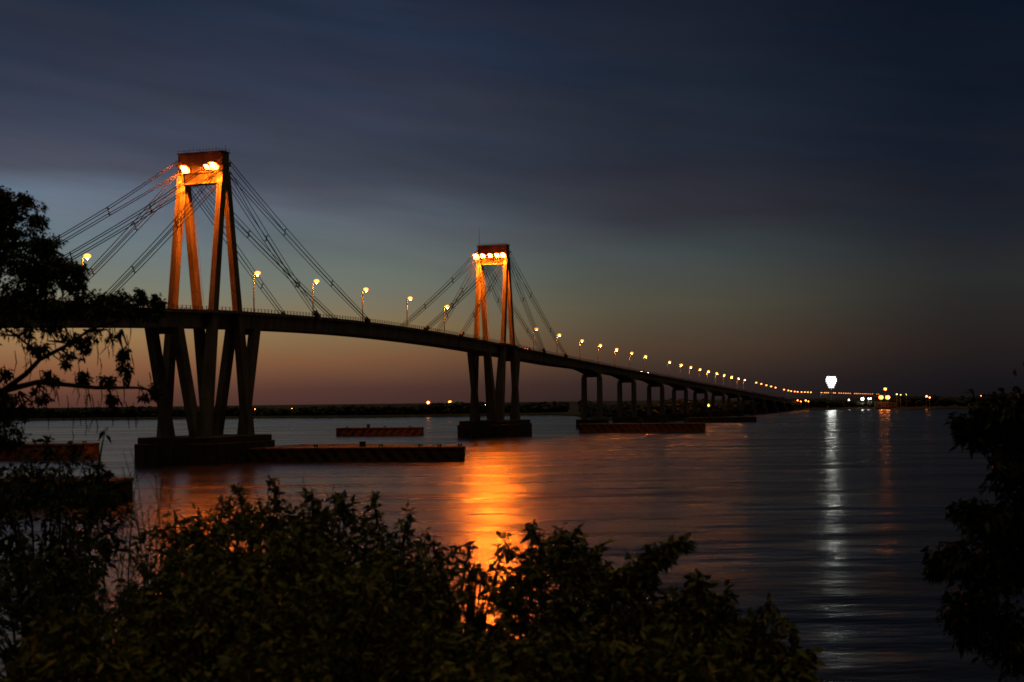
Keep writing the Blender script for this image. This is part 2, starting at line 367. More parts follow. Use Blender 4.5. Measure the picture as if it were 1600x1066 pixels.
def depth(s):
    d = 4.6
    if s > 330 or s < -90:
        k = min(abs(s - p) for p in PIERS); L = 43.0
        d = 3.9 + 1.9 * max(0.0, 1 - k / 26.0) ** 1.6
        if 330 < s < 384: d = 4.6 + (d - 4.6) * (s - 330) / 54
    return d
dk = MB(); ring = []
SS = sorted(set(list(np.arange(-300, 1455, 4.0)) + PIERS))
for s in SS:
    z = zr(s); d = depth(s)
    sec = [(-HW, z), (HW, z), (HW, z - 0.75), (HW - 0.55, z - 1.0), (HW - 0.75, z - d), (-HW + 0.75, z - d), (-HW + 0.55, z - 1.0), (-HW, z - 0.75)]
    ring.append(len(dk.v)); dk.v += [tuple(B(s, n, zz)) for n, zz in sec]
for a, b in zip(ring[:-1], ring[1:]):
    for k in range(8): dk.f.append((a + k, a + (k + 1) % 8, b + (k + 1) % 8, b + k))
dk.f.append(tuple(ring[0] + k for k in range(8))); dk.f.append(tuple(ring[-1] + k for k in range(8))[::-1])
dk.build('deck', M['concrete'], bridge)
rd = MB()
for i, s in enumerate(SS):
    rd.v += [tuple(B(s, -4.0, zr(s) + 0.03)), tuple(B(s, 4.0, zr(s) + 0.03))]
    if i: rd.f.append((2 * i - 2, 2 * i - 1, 2 * i + 1, 2 * i))
rd.build('road_surface', M['asphalt'], bridge)
for sd in (-1, 1):
    kb = MB(); rl = MB()
    for i, (s0, s1) in enumerate(zip(SS[:-1], SS[1:])):
        z0, z1 = zr(s0), zr(s1)
        a, b = B(s0, sd * 4.05, z0 + 0.1), B(s1, sd * 4.05, z1 + 0.1); kb.beam(a, b, NV, ZV, (0.1, 0.22), (0.1, 0.22))
        for hh in (0.5, 1.0):
            rl.beam(B(s0, sd * 5.08, z0 + hh), B(s1, sd * 5.08, z1 + hh), NV, ZV, (0.06, 0.07), (0.06, 0.07))
    s = -170.0
    while s < 1440:
        rl.box(B(s, sd * 5.08, zr(s) + 0.56), (0.16, 0.16, 1.1), (U, NV, ZV)); s += 2.0
    kb.build('kerb', M['dark_concrete'], bridge); rl.build('railing', M['steel'], bridge)

# approach causeway beyond the last span
cw = MB()
S2 = [1450, 1520, 1600, 1800, 2200, 2800, 3600, 4300]
for i, s in enumerate(S2):
    z = zr(s); cw.v += [tuple(B(s, n, zz)) for n, zz in ((-14, 0.6), (-HW, z - 0.05), (HW, z - 0.05), (14, 0.6))]
    if i:
        for k in range(3): a = 4 * (i - 1) + k; cw.f.append((a, a + 1, a + 5, a + 4))
cw.f.append((0, 1, 2, 3))
tag(cw.build('approach_causeway', M['sand']), kind='structure')

def tower(s0, label, mast):
    zt = 83.3
    TB = MB()   # portal head: deep block across both A-frames with a slight roof lip
    TB.box(B(s0, 0, 80.2), (3.4, 13.6, 5.4), (U, NV, ZV))
    TB.box(B(s0, 0, 82.96), (3.9, 14.1, 0.3), (U, NV, ZV))
    TB.box(B(s0, 0, 76.3), (2.2, 10.2, 2.4), (U, NV, ZV))
    TB.box(B(s0, 0, 74.85), (3.0, 10.2, 0.5), (U, NV, ZV))
    t = TB.build('tower', M['concrete'], bridge, 0.08); t['label'] = label
    def H(z): return 0.75 + (78.5 - z) * 0.149           # half-spread of an A-frame at height z
    for sd in (-1, 1):
        for sg in (-1, 1):
            lg = MB()
            # upper leg, from the foot to the head
            zd = zr(s0 + sg * 6.4) - 0.5
            lg.beam(B(s0 + sg * H(zd), sd * 6.15, zd), B(s0 + sg * H(77.6), sd * 6.15, 77.6), U, NV, (2.65, 1.7), (2.3, 1.55))
            lg.beam(B(s0 + sg * H(6.9), sd * 6.15, 6.9), B(s0 + sg * H(zd), sd * 6.15, zd - 0.004), U, NV, (3.6, 2.3), (2.9, 2.0))
            lg.build('leg', M['concrete'], t, 0.1)
            zb = zr(s0 + sg * 20.2) - 4.5
            # raking strut from the same foot out under the deck
            lg = MB(); lg.beam(B(s0 + sg * (H(6.9) + 0.9), sd * 4.0, 6.9), B(s0 + sg * 20.4, sd * 3.75, zb), U, NV, (3.5, 1.85), (3.2, 2.2))
            lg.build('raking_strut', M['concrete'], t, 0.1)
        # saddle blocks where the stays pass over the A-frame
        sd_m = MB()
        sd_m.box(B(s0, sd * 6.2, 79.9), (5.0, 1.3, 1.0), (U, NV, ZV)); sd_m.box(B(s0, sd * 6.2, 77.0), (4.0, 1.2, 0.9), (U, NV, ZV))
        sd_m.box(B(s0, sd * 7.6, 80.0), (0.5, 1.4, 0.35), (U, NV, ZV))
        sd_m.build('saddle', M['steel'], t)
        cl_ = MB()    # walkway slab widened round the two legs
        zc = zr(s0) - 0.35
        cl_.quadbox([B(s0 + a, sd * b, zr(s0 + a) + c) for c in (-0.75, -0.02) for a, b in ((-11, 5.22), (11, 5.22), (9.5, 7.7), (-9.5, 7.7))])
        cl_.build('leg_walkway', M['concrete'], t)
    for sg in (-1, 1):   # cross beam under the deck between the struts
        cb = MB(); zb = zr(s0 + sg * 20.2) - 4.5
        cb.box(B(s0 + sg * 20.3, 0, zb - 0.9), (2.2, 9.0, 1.5), (U, NV, ZV)); cb.build('cross_beam', M['concrete'], t, 0.08)
    pc = MB()
    pc.box(B(s0, 0, 2.0), (34.6, 22.6, 6.8), (U, NV, ZV)); pc.box(B(s0, 0, 6.2), (33.4, 21.4, 1.6), (U, NV, ZV))
    c = pc.build('pile_cap', M['dark_concrete'], t, 0.15)
    for k in range(-3, 4):
        for e in (-11.5, 11.5): MB().box(B(s0 + k * 4.6, e, 3.2), (0.5, 0.4, 4.0), (U, NV, ZV)).build('fender', M['rust'], t)
    for k in range(-2, 3):
        MB().box(B(s0 - 17.5, k * 4.2, 3.2), (0.4, 0.5, 4.0), (U, NV, ZV)).build('fender', M['rust'], t)
    br = MB()    # handrail stanchions along the roof edge
    rg = random.Random(int(s0) + 5)
    for k in range(15):
        for e in (-1, 1):
            hgt = rg.uniform(0.6, 1.15)
            br.tube([B(s0 + e * 1.75, -6.8 + 13.6 * k / 14, 83.1), B(s0 + e * 1.75 + rg.uniform(-.12, .12), -6.8 + 13.6 * k / 14 + rg.uniform(-.2, .2), 83.1 + hgt)], 0.06, 4)
    for e in (-1, 1): br.tube([B(s0 + e * 1.75, -6.8, 83.65), B(s0 + e * 1.75, 6.8, 83.65)], 0.04, 4)
    br.build('roof_railing', M['steel'], t)
    ld = MB()    # service ladder on the inner face of one leg
    for e in (-0.25, 0.25):
        ld.tube([B(s0 + H(z) + 1.6 , -5.2 + e, z) for z in (43, 74)], 0.05, 4)
    for z in np.arange(43.5, 74, 0.6): ld.tube([B(s0 + H(z) + 1.6, -5.45, z), B(s0 + H(z) + 1.6, -4.95, z)], 0.03, 4)
    ld.build('ladder', M['steel'], t)
    ms = MB(); ms.tube([B(s0 + 0.5, mast[0], 83.1), B(s0 + 0.5, mast[0], 83.1 + mast[1])], [0.12, 0.04], 5)
    ms.build('antenna', M['steel'], t)
    return t
tower(0.0, 'nearer tower, lit by three floodlights', (6.4, 1.9))
tower(242.2, 'farther tower, lit by five floodlights', (-6.6, 8.0))

def stay(s0, sg, sd, reach, ztop, zlow):
    """bundle of four strands from the saddle down to the deck edge, held apart by spacers"""
    sa = s0 + sg * reach; P0 = B(s0 + sg * 1.6, sd * 6.2, ztop); P1 = B(sa, sd * 5.55, zr(sa) + 0.2)
    D = (P1 - P0); L = D.length; Dn = D.normalized(); up = NV.cross(Dn).normalized()
    if up.z < 0: up = -up
    sp_t = [0.36, 0.70] if reach > 70 else [0.40, 0.74]
    st = MB()
    def pos(t, iu, iv):
        sag = -0.9 * 4 * t * (1 - t) * (L / 100)
        ku = np.interp(t, [0, sp_t[0], 1], [1.9, 0.95, 0.7]); kv = np.interp(t, [0, sp_t[0], 1], [0.4, 0.75, 0.45])
        return P0 + D * t + ZV * sag + up * (iu * ku) + NV * (iv * kv)
    for iu in (-1, 1):
        for iv in (-1, 1):
            st.tube([pos(t, iu * 0.8, iv) for t in np.linspace(0, 1, 17)], 0.10, 6)
    an = P1
    o = st.build('stay_cable', M['cable'], bridge, smooth=True)
    for t in sp_t:
        sb = MB()
        sb.tube([pos(t, -1.25, 0), pos(t, 1.25, 0)], 0.13, 6)
        for iu in (-0.8, 0.8): sb.tube([pos(t, iu, -1.1), pos(t, iu, 1.1)], 0.07, 5)
        sb.build('spacer', M['black'], o)
    ab = MB(); ab.beam(an - Dn * 2.4, an + Dn * 0.6, up, NV, (0.9, 0.8), (1.5, 1.1)); ab.build('anchor', M['steel'], o)
for s0 in TOW:
    for sg in (-1, 1):
        for sd in (-1, 1):
            stay(s0, sg, sd, 95, 79.7, 0); stay(s0, sg, sd, 57, 76.9, 0)

proto_pier = None
for s in PIERS:
    zb = zr(s) - depth(s)
    ph = MB(); ph.box(B(s, 0, zb - 0.75), (3.0, 10.4, 1.5), (U, NV, ZV))
    p = ph.build('pier', M['concrete'], bridge, 0.06)
    for sd in (-1, 1):
        c = MB(); c.beam(B(s, sd * 4.4, 4.6), B(s, sd * 4.4, zb - 1.45), U, NV, (3.3, 2.6), (3.0, 2.4)); c.build('column', M['concrete'], p, 0.06)
    ft = MB(); ft.box(B(s, 0, 1.9), (13.5, 15, 5.6), (U, NV, ZV)); ft.build('footing', M['dark_concrete'], p, 0.12)

# ------------------------------------------------------------------ street lamps on the bridge
def make_lamp(h=12.3, arm=1.1, lens=None):
    r = empty('street_lamp', (0, 0, 0), 0, local=True)
    MB().tube([(0, 0, 0), (0, 0, 1.2), (0, 0, h - 0.6), (0.12, 0, h - 0.2), (arm * 0.5, 0, h + 0.12), (arm, 0, h + 0.18)], [0.24, 0.21, 0.18, 0.14, 0.10, 0.07], 10).build('pole', M['pole'], r, smooth=True)
    MB().box((arm + 0.25, 0, h + 0.33), (1.15, 0.5, 0.22)).build('lamp_head', M['steel'], r, 0.06)
    MB().sphere((arm + 0.25, 0, h + 0.1), (0.9, 0.74, 0.58), 12, 8).build('lens', lens or M['lamp'], r, smooth=True)  # oversized globe, shaped to imitate the lamp's halo
    if lens is None: MB().sphere((arm + 0.25, 0, h - 0.52), (0.20, 0.2, 0.13), 8, 6).build('bulb', M['bulb'], r, smooth=True)
    return r
def s_at(px, off, py=540):
    t = level(px, py)[0] / F; P = A + NV * off
    return (t * P.y - P.x) / (U.x - t * U.y)
LP = [136, 402, 494, 571, 640, 698, 838, 874, 909.5, 938, 963.4, 986.9, 1008.5, 1046, 1064.3, 1079.1, 1093.5, 1106.6, 1119.4, 1131.3, 1142.8, 1153.2, 1163.1, 1181.5, 1189.4, 1197.3, 1204.7, 1211.7, 1225, 1231.5, 1236, 1241.6, 1246.1, 1252.2, 1257.4, 1262, 1266.8]
FARLP = [1200 + q / 4.444 for q in (370, 392, 405, 418, 455, 466, 492, 508, 525, 540, 555, 570, 600, 612, 625, 640, 655, 668, 680, 695, 710, 725, 755, 768)]
rz_arm = math.atan2(NV.y, NV.x)
lamp0 = make_lamp(); first = True; far0 = None
M['lamp_far'] = mat('far road lamp lens', (1, 1, 1), emit=((1.0, 0.27, 0.04), 3.5))
M['lamp_end'] = mat('bridgehead lamp lens', (1, 1, 1), emit=((1.0, 0.27, 0.04), 7)); end0 = None
WHERE = {0: 'beyond the left tree', 1: 'just past the nearer tower', 2: 'among the stays right of the nearer tower', 3: 'where the nearer tower\'s longest stay meets the deck',
         4: 'near mid span between the towers', 5: 'among the stays left of the farther tower', 6: 'just past the farther tower', 7: 'at the end of the farther tower\'s longest stay'}
def place_lamp(px, off, label, group):
    global first, far0, end0
    s = s_at(px, off + 1.2, 610 if px > 1170 else 440 if px < 700 else 560)
    if 'far approach' in group:
        if far0 is None:
            far0 = make_lamp(lens=M['lamp_far']); o = far0
        else: o = copy_tree(far0)
    elif px > 1175:
        if end0 is None:
            end0 = make_lamp(lens=M['lamp_end']); o = end0
        else: o = copy_tree(end0)
    else:
        o = lamp0 if first else copy_tree(lamp0)
        first = False
    o.location = B(s, off, zr(s)); o.rotation_euler = (0, 0, rz_arm)
    tag(o, label, 'street lamp', group)
for i, px in enumerate(LP):
    if i in WHERE: lb = 'lit orange street lamp ' + WHERE[i]
    elif i < 13: lb = 'lit orange lamp on the sloping deck, ' + ['first', 'second', 'third', 'fourth', 'fifth'][i - 8] + ' beyond the farther tower\'s stays'
    elif i < 23: lb = 'lit orange lamp, ' + ['first', 'second', 'third', 'fourth', 'fifth', 'sixth', 'seventh', 'eighth', 'ninth', 'tenth'][i - 13] + ' after the gap in the long row'
    elif i < 28: lb = 'small orange lamp, ' + ['first', 'second', 'third', 'fourth', 'fifth'][i - 23] + ' of five near the far end of the deck'
    else: lb = 'tiny orange lamp, ' + ['first', 'second', 'third', 'fourth', 'fifth', 'sixth', 'seventh', 'eighth', 'ninth'][i - 28] + ' of nine at the far bridgehead'
    place_lamp(px, -4.6, lb, 'street lamps along the bridge')
for i, px in enumerate(FARLP):
    place_lamp(px, -4.6, 'tiny orange lamp in the dense row along the far approach road', 'lamps along the far approach road')

# ------------------------------------------------------------------ floodlights on the towers
def make_flood():
    r = empty('floodlight', (0, 0, 0), 0, local=True)     # local: -y faces away from the tower, origin on the wall
    MB().tube([(0, 0, -0.3), (0, -1.2, 0.25), (0, -2.2, 0.25)], 0.09, 6).tube([(0, 0, 0.5), (0, -1.2, 0.25)], 0.05, 6).build('bracket', M['steel'], r)
    ax = Vector((0, -0.38, -0.925)); c = Vector((0, -2.5, 0.0))
    MB().tube([c - ax * 0.75, c - ax * 0.55, c - ax * 0.1, c + ax * 0.06], [0.22, 0.52, 0.95, 0.66], 14).build('housing', M['steel'], r)
    MB().box((0, -1.78, -0.42), (2.0, 0.06, 1.3)).build('back_shield', M['steel'], r)  # added plate, keeps the lens light off the tower wall
    lm = MB(); lm.tube([c + ax * 0.062, c + ax * 0.28, c + ax * 0.46, c + ax * 0.54], [0.60, 0.53, 0.33, 0.1], 14); lm.build('lens', M['flood'], r, smooth=True)
    MB().tube([c - ax * 0.05, c - ax * 0.02, c + ax * 0.055], [0.98, 1.08, 1.02], 18).build('halo_ring', M['flood_rim'], r, smooth=True)
    return r
fl0 = make_flood(); first_f = True
rz_f = math.atan2(U.y, U.x) - math.pi / 2
def place_flood(s0, n, z, sc_, label):
    global first_f
    o = fl0 if first_f else copy_tree(fl0); first_f = False
    o.location = B(s0 - 1.72, n, z); o.rotation_euler = (0, 0, rz_f); o.scale = (sc_,) * 3
    tag(o, label, 'floodlight', 'floodlights on the bridge towers')
def n_at(px, s0):   # offset across the bridge of a point on the tower's lit face
    P = B(s0 - 4.2); t = level(px, 258 if s0 < 1 else 394)[0] / F
    return (t * P.y - P.x) / (NV.x - t * NV.y)
for px, z, k, lb in ((289, 78.6, 1.15, 'blazing orange floodlight on the left corner of the nearer tower head'), (320.2, 78.9, 0.72, 'smaller orange floodlight between two bigger ones on the nearer tower'), (334, 79.0, 1.15, 'blazing orange floodlight near the right corner of the nearer tower head')):
    place_flood(0.0, n_at(px, 0.0), z, k, lb)
for i, px in enumerate((744.2, 754.3, 765.3, 776.3, 785.9)):
    place_flood(242.2, n_at(px, 242.2), 78.6, (1.3, 1.05, 1.0, 1.05, 1.2)[i], 'orange floodlight on the farther tower head, ' + ('biggest, at its left corner', 'second from its left corner', 'in the middle of five', 'second from its right corner', 'at its right corner')[i])

# ------------------------------------------------------------------ pontoons
def pontoon(poly, h, m, label, bollards, extras=None, name='pontoon'):
    c = Vector((sum(p[0] for p in poly) / len(poly), sum(p[1] for p in poly) / len(poly), 0))
    r = empty(name, c); tag(r, label, 'pontoon', 'floating guard pontoons around the bridge piers')
    MB().prism(poly, -0.8, h).build('hull', m, r, 0.12)
    g = MB()
    for (x0, y0), (x1, y1) in zip(poly, poly[1:] + poly[:1]):
        d = Vector((x1 - x0, y1 - y0, 0)); nn = Vector((d.y, -d.x, 0)).normalized()
        g.beam(Vector((x0, y0, h - 0.35)) + nn * 0.12, Vector((x1, y1, h - 0.35)) + nn * 0.12, nn, ZV, (0.2, 0.3), (0.2, 0.3))
    g.build('rubbing_strake', M['rust'], r)
    for x, y in bollards:
        MB().tube([(x - 0.35, y, h - 0.01), (x - 0.35, y, h + 0.75)], 0.2, 8).tube([(x + 0.35, y, h - 0.01), (x + 0.35, y, h + 0.75)], 0.2, 8).box((x, y, h + 0.42), (1.3, 0.16, 0.16)).build('bollard', M['black'], r)
    if extras: extras(r, h)
    return r
def ex_main(r, h):
    MB().box((-40.6, 374, h + 0.65), (1.6, 1.3, 1.3)).box((-40.6, 374, h + 1.34), (1.8, 1.5, 0.1)).build('hatch_box', M['black'], r)
    MB().tube([(-27.0, 374, h), (-27.0, 374, h + 3.6)], 0.06, 5).box((-27.0, 374, h + 3.4), (0.5, 0.05, 0.4)).build('flag_mast', M['black'], r)
    MB().tube([(-12.8, 366, h - 0.2), (-11.9, 366, h - 2.0), (-10.9, 366, h - 2.9), (-11.5, 366, h - 3.05), (-12.7, 366, h - 3.0)], 0.09, 6).build('mooring_chain', M['black'], r)
    MB().tube([(-17.6, 365.5, h), (-17.6, 365.5, h + 0.9), (-15.2, 365.4, h + 0.9), (-15.2, 365.4, h)], 0.05, 5).build('guard_rail', M['black'], r)
pontoon([(-71.0, 370.5), (-12.6, 361.5), (-12.9, 372), (-40, 394), (-61.5, 404), (-62.5, 393)], 3.6, M['stripes_back'], 'long striped pontoon with bollards right of the nearer tower footing', [(-53, 372), (-35, 368), (-24.5, 366), (-19.5, 365), (-14, 364)], ex_main)
def ex_box(x, y):
    def f(r, h): MB().box((x, y, h + 0.7), (1.5, 1.2, 1.4)).box((x, y, h + 1.45), (1.7, 1.4, 0.12)).build('hatch_box', M['black'], r)
    return f
pontoon([(-83, 650), (-43, 642), (-42, 653), (-82, 661)], 3.6, M['stripes_fwd'], 'striped orange pontoon afloat between the two towers', [(-78, 653), (-60, 650), (-48, 648)], ex_box(-68, 652))
pontoon([(-166, 414), (-126.4, 408.5), (-125, 419), (-165, 426)], 4.3, M['stripes_fwd'], 'orange lit pontoon end showing beneath the left tree', [(-128, 414), (-140, 416)])
pontoon([(-90, 219), (-62.2, 215), (-61.5, 224), (-89, 229)], 3.8, M['black_hull'], 'black unlit pontoon nearest the viewer, behind the left bushes', [(-70, 219), (-67, 218.6), (-65, 218.3)])
pontoon([(31, 654), (88, 638), (90, 649), (45, 668), (32, 666)], 4.0, M['stripes_back'], 'long dark striped pontoon in front of the first piers past the farther tower', [(45, 655), (60, 650), (80, 645)], ex_box(70, 650))
pontoon([(112, 880), (156, 888), (155, 899), (110, 891)], 3.2, M['stripes_back'], 'farthest pontoon, lying off the sandy bank under the low spans', [(125, 887), (145, 891)])

# ------------------------------------------------------------------ vehicles on the deck
def make_car():
    r = empty('car', (0, 0, 0), 0, local=True)     # x forward
    prof = [(-2.1, 0.35), (-2.1, 0.85), (-1.5, 0.95), (-1.05, 1.42), (0.35, 1.45), (1.0, 0.98), (1.95, 0.82), (2.1, 0.6), (2.1, 0.35)]
    b = MB(); n = len(prof)
    for y, k in ((-0.82, 1), (0.82, 1)):
        b.v += [(x, y * (0.84 if z > 1.2 else 1), z) for x, z in prof]
    b.f.append(tuple(range(n))); b.f.append(tuple(range(n, 2 * n))[::-1]); b.f += [(i, n + i, n + (i + 1) % n, (i + 1) % n) for i in range(n)]
    b.build('body', M['car'], r, 0.05)
    for x in (-1.3, 1.3):
        for y in (-0.8, 0.8): MB().tube([(x, y - 0.1, 0.32), (x, y + 0.1, 0.32)], 0.32, 12).build('wheel', M['black'], r)
    for y in (-0.55, 0.55):
        MB().sphere((2.12, y, 0.66), (0.08, 0.16, 0.11), 8, 5).build('headlight', M['head'], r)
        MB().sphere((-2.13, y, 0.78), (0.06, 0.18, 0.12), 8, 5).build('tail_light', M['tail'], r)
    return r
M['car'] = mat('car paint', (0.35, 0.34, 0.33), 0.3, spec=0.5)
car0 = make_car()
rzU = math.atan2(U.y, U.x)
for i, (px, d, lb) in enumerate(((118, 1, 'car with red tail lights driving on the deck behind the left tree'), (825, 1, 'car with red tail lights just beyond the farther tower'), (921, -1, 'oncoming car above the first tall pier past the farther tower'), (1003, -1, 'first of two bright cars close together on the sloping deck'), (1013, -1, 'second of two bright cars close together on the sloping deck'), (1193, -1, 'tiny car with white headlights near the far end of the bridge'), (1217, -1, 'tiny farthest car on the low end of the bridge'))):
    o = car0 if i == 0 else copy_tree(car0)
    off = 2.1; s = s_at(px, off, 580)
    o.location = B(s, 2.1 if d > 0 else -0.0 - 2.1 + 4.0 * (px in (1003, 1013)), zr(s) + 0.03); o.rotation_euler = (0, 0, rzU + (0 if d > 0 else math.pi))
    tag(o, lb, 'car', 'cars on the bridge')

# ------------------------------------------------------------------ far shore lamps
def make_post(h, lens, rad, name='shore_lamp', hot=None):
    r = empty(name, (0, 0, 0), 0, local=True)
    MB().tube([(0, 0, 0), (0, 0, h)], [0.2, 0.1], 6).build('pole', M['pole'], r)
    MB().box((0, 0.1, h + rad * 0.9), (rad * 2.2, rad * 1.8, rad * 0.3)).build('lamp_head', M['steel'], r)
    MB().sphere((0, -0.1, h), (rad, rad, rad * 0.85), 12, 8).build('lens', lens, r, smooth=True)  # globe sized to the lamp's glow rather than its glass
    if hot: MB().sphere((0, -0.1 - rad * 0.9, h - rad * 0.1), (rad * 0.32, rad * 0.25, rad * 0.32), 8, 6).build('bulb', hot, r, smooth=True)
    return r
M['shore_bulb'] = mat('orange shore bulb', (1, 1, 1), emit=((1.0, 0.27, 0.05), 60))
SL = M['shore_lamp']
PJ_ = mat('jetty sodium halo', (1, 1, 1), emit=((1.0, 0.2, 0.018), 7))
def shore_lamp(px, py, d, lens, rad, label, group='lamps on the far shore', gz=2.1):
    p = at(px, py, d); o = make_post(p.z - gz, lens, rad, hot=M['shore_bulb'] if lens in (SL, PJ_) else None); o.location = (p.x, p.y, gz); tag(o, label, 'lamp', group)
shore_lamp(669, 629, 1480, SL, 1.9, 'round orange lamp above the far trees, left one of a pair by the farther tower')
shore_lamp(703, 628.3, 1485, SL, 1.9, 'round orange lamp above the far trees, right one of a pair by the farther tower')
shore_lamp(398.6, 639.5, 1500, SL, 0.5, 'small orange lamp on the far shore just right of the nearer tower legs')
shore_lamp(456, 638.3, 1485, SL, 0.4, 'faint orange lamp on the far shore between nearer tower and striped pontoon')
shore_lamp(1, 641, 1600, SL, 1.0, 'orange lamp at the far left on the shoreline behind the tree')
shore_lamp(758, 633, 1490, M['small_white'], 0.3, 'faint white lamp on the shore behind the farther tower legs')
shore_lamp(1106, 633.5, 1120, SL, 1.5, 'orange lamp under the low bridge spans among dark trees')
for px, py, rad, lb in ((1246.1, 625.7, 0.8, 'first of four low orange lamps at the bridgehead bank'), (1251.3, 627.2, 0.7, 'second of four low orange lamps at the bridgehead bank'), (1258.9, 625.8, 1.0, 'third of four low orange lamps at the bridgehead bank'), (1263, 627.2, 0.8, 'fourth of four low orange lamps at the bridgehead bank')):
    shore_lamp(px, py, 1640, SL, rad, lb)
shore_lamp(1326.5, 624.8, 1690, M['small_white'], 0.6, 'small white lamp below the far road lamps, right of the tall white light')
shore_lamp(1347.6, 623.6, 1680, M['small_white'], 1.5, 'bright white lamp at the head of three left of the orange jetty lamps')
shore_lamp(1357, 623.0, 1680, M['small_white'], 0.6, 'small white lamp in the middle of three left of the jetty')
shore_lamp(1360.5, 622.8, 1685, M['small_white'], 0.6, 'small white lamp beside the jetty, last of three')
shore_lamp(1401, 616.3, 1640, SL, 0.9, 'first of three orange lamps right of the jetty mast')
shore_lamp(1407, 617, 1640, SL, 0.7, 'second of three orange lamps right of the jetty mast')
shore_lamp(1416, 616.4, 1640, SL, 0.5, 'third and faintest of three orange lamps right of the jetty mast')
shore_lamp(1447.5, 619.3, 1640, SL, 1.2, 'brighter upper lamp of a close orange pair on the right shore')
shore_lamp(1452.3, 621.2, 1635, SL, 0.9, 'lower lamp of a close orange pair on the right shore')
shore_lamp(1532.6, 618.5, 1640, SL, 0.5, 'lone small orange lamp on the dark right shore')
# jetty with two big lamps and a mast
PJ = PJ_
shore_lamp(1376.6, 621, 1642, PJ, 2.8, 'big orange jetty lamp, left of the pair under the mast light', 'lamps at the jetty')
shore_lamp(1387, 621, 1642, PJ, 2.8, 'big orange jetty lamp, right of the pair under the mast light', 'lamps at the jetty')
shore_lamp(1383, 608, 1650, PJ, 1.8, 'orange light on top of the tall jetty mast', 'lamps at the jetty')
jt = empty('jetty_shed', at(1384, 640, 1668).xy.to_3d())
tag(jt, 'low pale shed lit orange by the jetty lamps on the far shore', 'shed')
jx, jy = jt.location.x, jt.location.y
MB().box((jx, jy, 4.6), (26, 6, 5)).build('wall', M['concrete'], jt)
MB().quadbox([(jx - 13.6, jy - 3.6, 7.12), (jx + 13.6, jy - 3.6, 7.12), (jx + 13.6, jy + 3.6, 7.12), (jx - 13.6, jy + 3.6, 7.12), (jx - 13.6, jy - 0.2, 8.6), (jx + 13.6, jy - 0.2, 8.6), (jx + 13.6, jy + 0.2, 8.6), (jx - 13.6, jy + 0.2, 8.6)]).build('roof', M['steel'], jt)
for k in (-8, 0, 8): MB().box((jx + k, jy - 3.05, 3.6), (3.2, 0.12, 3.0)).build('door', M['rust'], jt)
pr = empty('jetty', (jx, jy - 20, 0)); tag(pr, 'low jetty on piles in front of the orange lit shed', 'jetty')
MB().box((jx, jy - 17, 1.9), (34, 20, 0.5)).build('platform', M['concrete'], pr)
for kx in (-15, -7.5, 0, 7.5, 15):
    MB().tube([(jx + kx, jy - 25.5, -1), (jx + kx, jy - 25.5, 1.66)], 0.35, 8).build('pile', M['dark_concrete'], pr)

# tall white floodlight mast
pm = at(1298.5, 597, 2000)
ms = empty('floodlight_mast', (pm.x, pm.y, 2.2), 0)
tag(ms, 'tall mast with a cluster of brilliant white floodlights above the far shore', 'light mast')
MB().tube([(pm.x, pm.y, 2.2), (pm.x, pm.y, pm.z + 6)], [0.9, 0.4], 8).build('pole', M['pole'], ms)
fr = MB(); rgm = random.Random(8)
for r_ in range(5):
    zz = pm.z - 7 + r_ * 3.4; wd = 6.5 + r_ * 1.9
    fr.box((pm.x, pm.y - 0.2, zz), (wd, 0.25, 0.25))
fr.box((pm.x - 4, pm.y - 0.35, pm.z), (0.2, 0.2, 13)).box((pm.x + 4, pm.y - 0.35, pm.z), (0.2, 0.2, 13))
fr.build('lamp_frame', M['steel'], ms)
M['white_rim'] = mat('white floodlight bloom edge', (1, 1, 1), emit=((0.95, 0.88, 1.0), 2.5))  # dim outer lamps imitate the soft purplish edge of the bloom
for r_ in range(6):
    zz = pm.z - 7.6 + r_ * 2.9; nn = (3, 4, 5, 6, 6, 5)[r_]
    for k in range(nn):
        x_ = (k - (nn - 1) / 2) * 2.7
        rim = r_ in (0, 5) or k in (0, nn - 1)
        MB().sphere((pm.x + x_, pm.y - 1.2, zz), (1.15, 0.5, 1.1), 12, 8).build('lamp', M['white_rim'] if rim else M['white_lamp'], ms, smooth=True)

# ------------------------------------------------------------------ far woods (one mass each)
def wood(name, line, n, hmin, hmax, spread, seed, label=None):
    rg = np.random.default_rng(seed); bm = MB()
    base = bmesh.new(); bmesh.ops.create_icosphere(base, subdivisions=2, radius=1.0)
    bv = np.array([v.co[:] for v in base.verts]); bf = [tuple(v.index for v in f.verts) for f in base.faces]; base.free()
    L = [0.0]
    for p, q in zip(line[:-1], line[1:]): L.append(L[-1] + math.hypot(q[0] - p[0], q[1] - p[1]))
    V = []; Fc = []; o = 0
    for k in range(n):
        t = rg.uniform(0, L[-1]); x = np.interp(t, L, [p[0] for p in line]); y = np.interp(t, L, [p[1] for p in line])
        b = rg.uniform(0, 1) ** 1.5 * spread
        hm = hmin + (hmax - hmin) * (0.5 + 0.3 * math.sin(t * 0.013 + seed) + 0.2 * math.sin(t * 0.047)) * rg.uniform(0.55, 1.0)
        r = rg.uniform(1.6, 3.6); zc = 2 + rg.uniform(0.15, 1.0) * max(1.0, hm - r)
        sc_ = np.array([r * rg.uniform(0.9, 1.5), r, r * rg.uniform(0.7, 1.0)])
        d = 1 + 0.30 * (rg.random(len(bv)) - 0.5) * 1.6
        V.append(bv * d[:, None] * sc_ + np.array([x, y + b, zc])); Fc += [tuple(i + o for i in f) for f in bf]; o += len(bv)
    bm.v = [tuple(p) for p in np.concatenate(V)]; bm.f = Fc
    ob = bm.build(name, M['leaf_far']); tag(ob, label, None, None, 'stuff')
    return ob
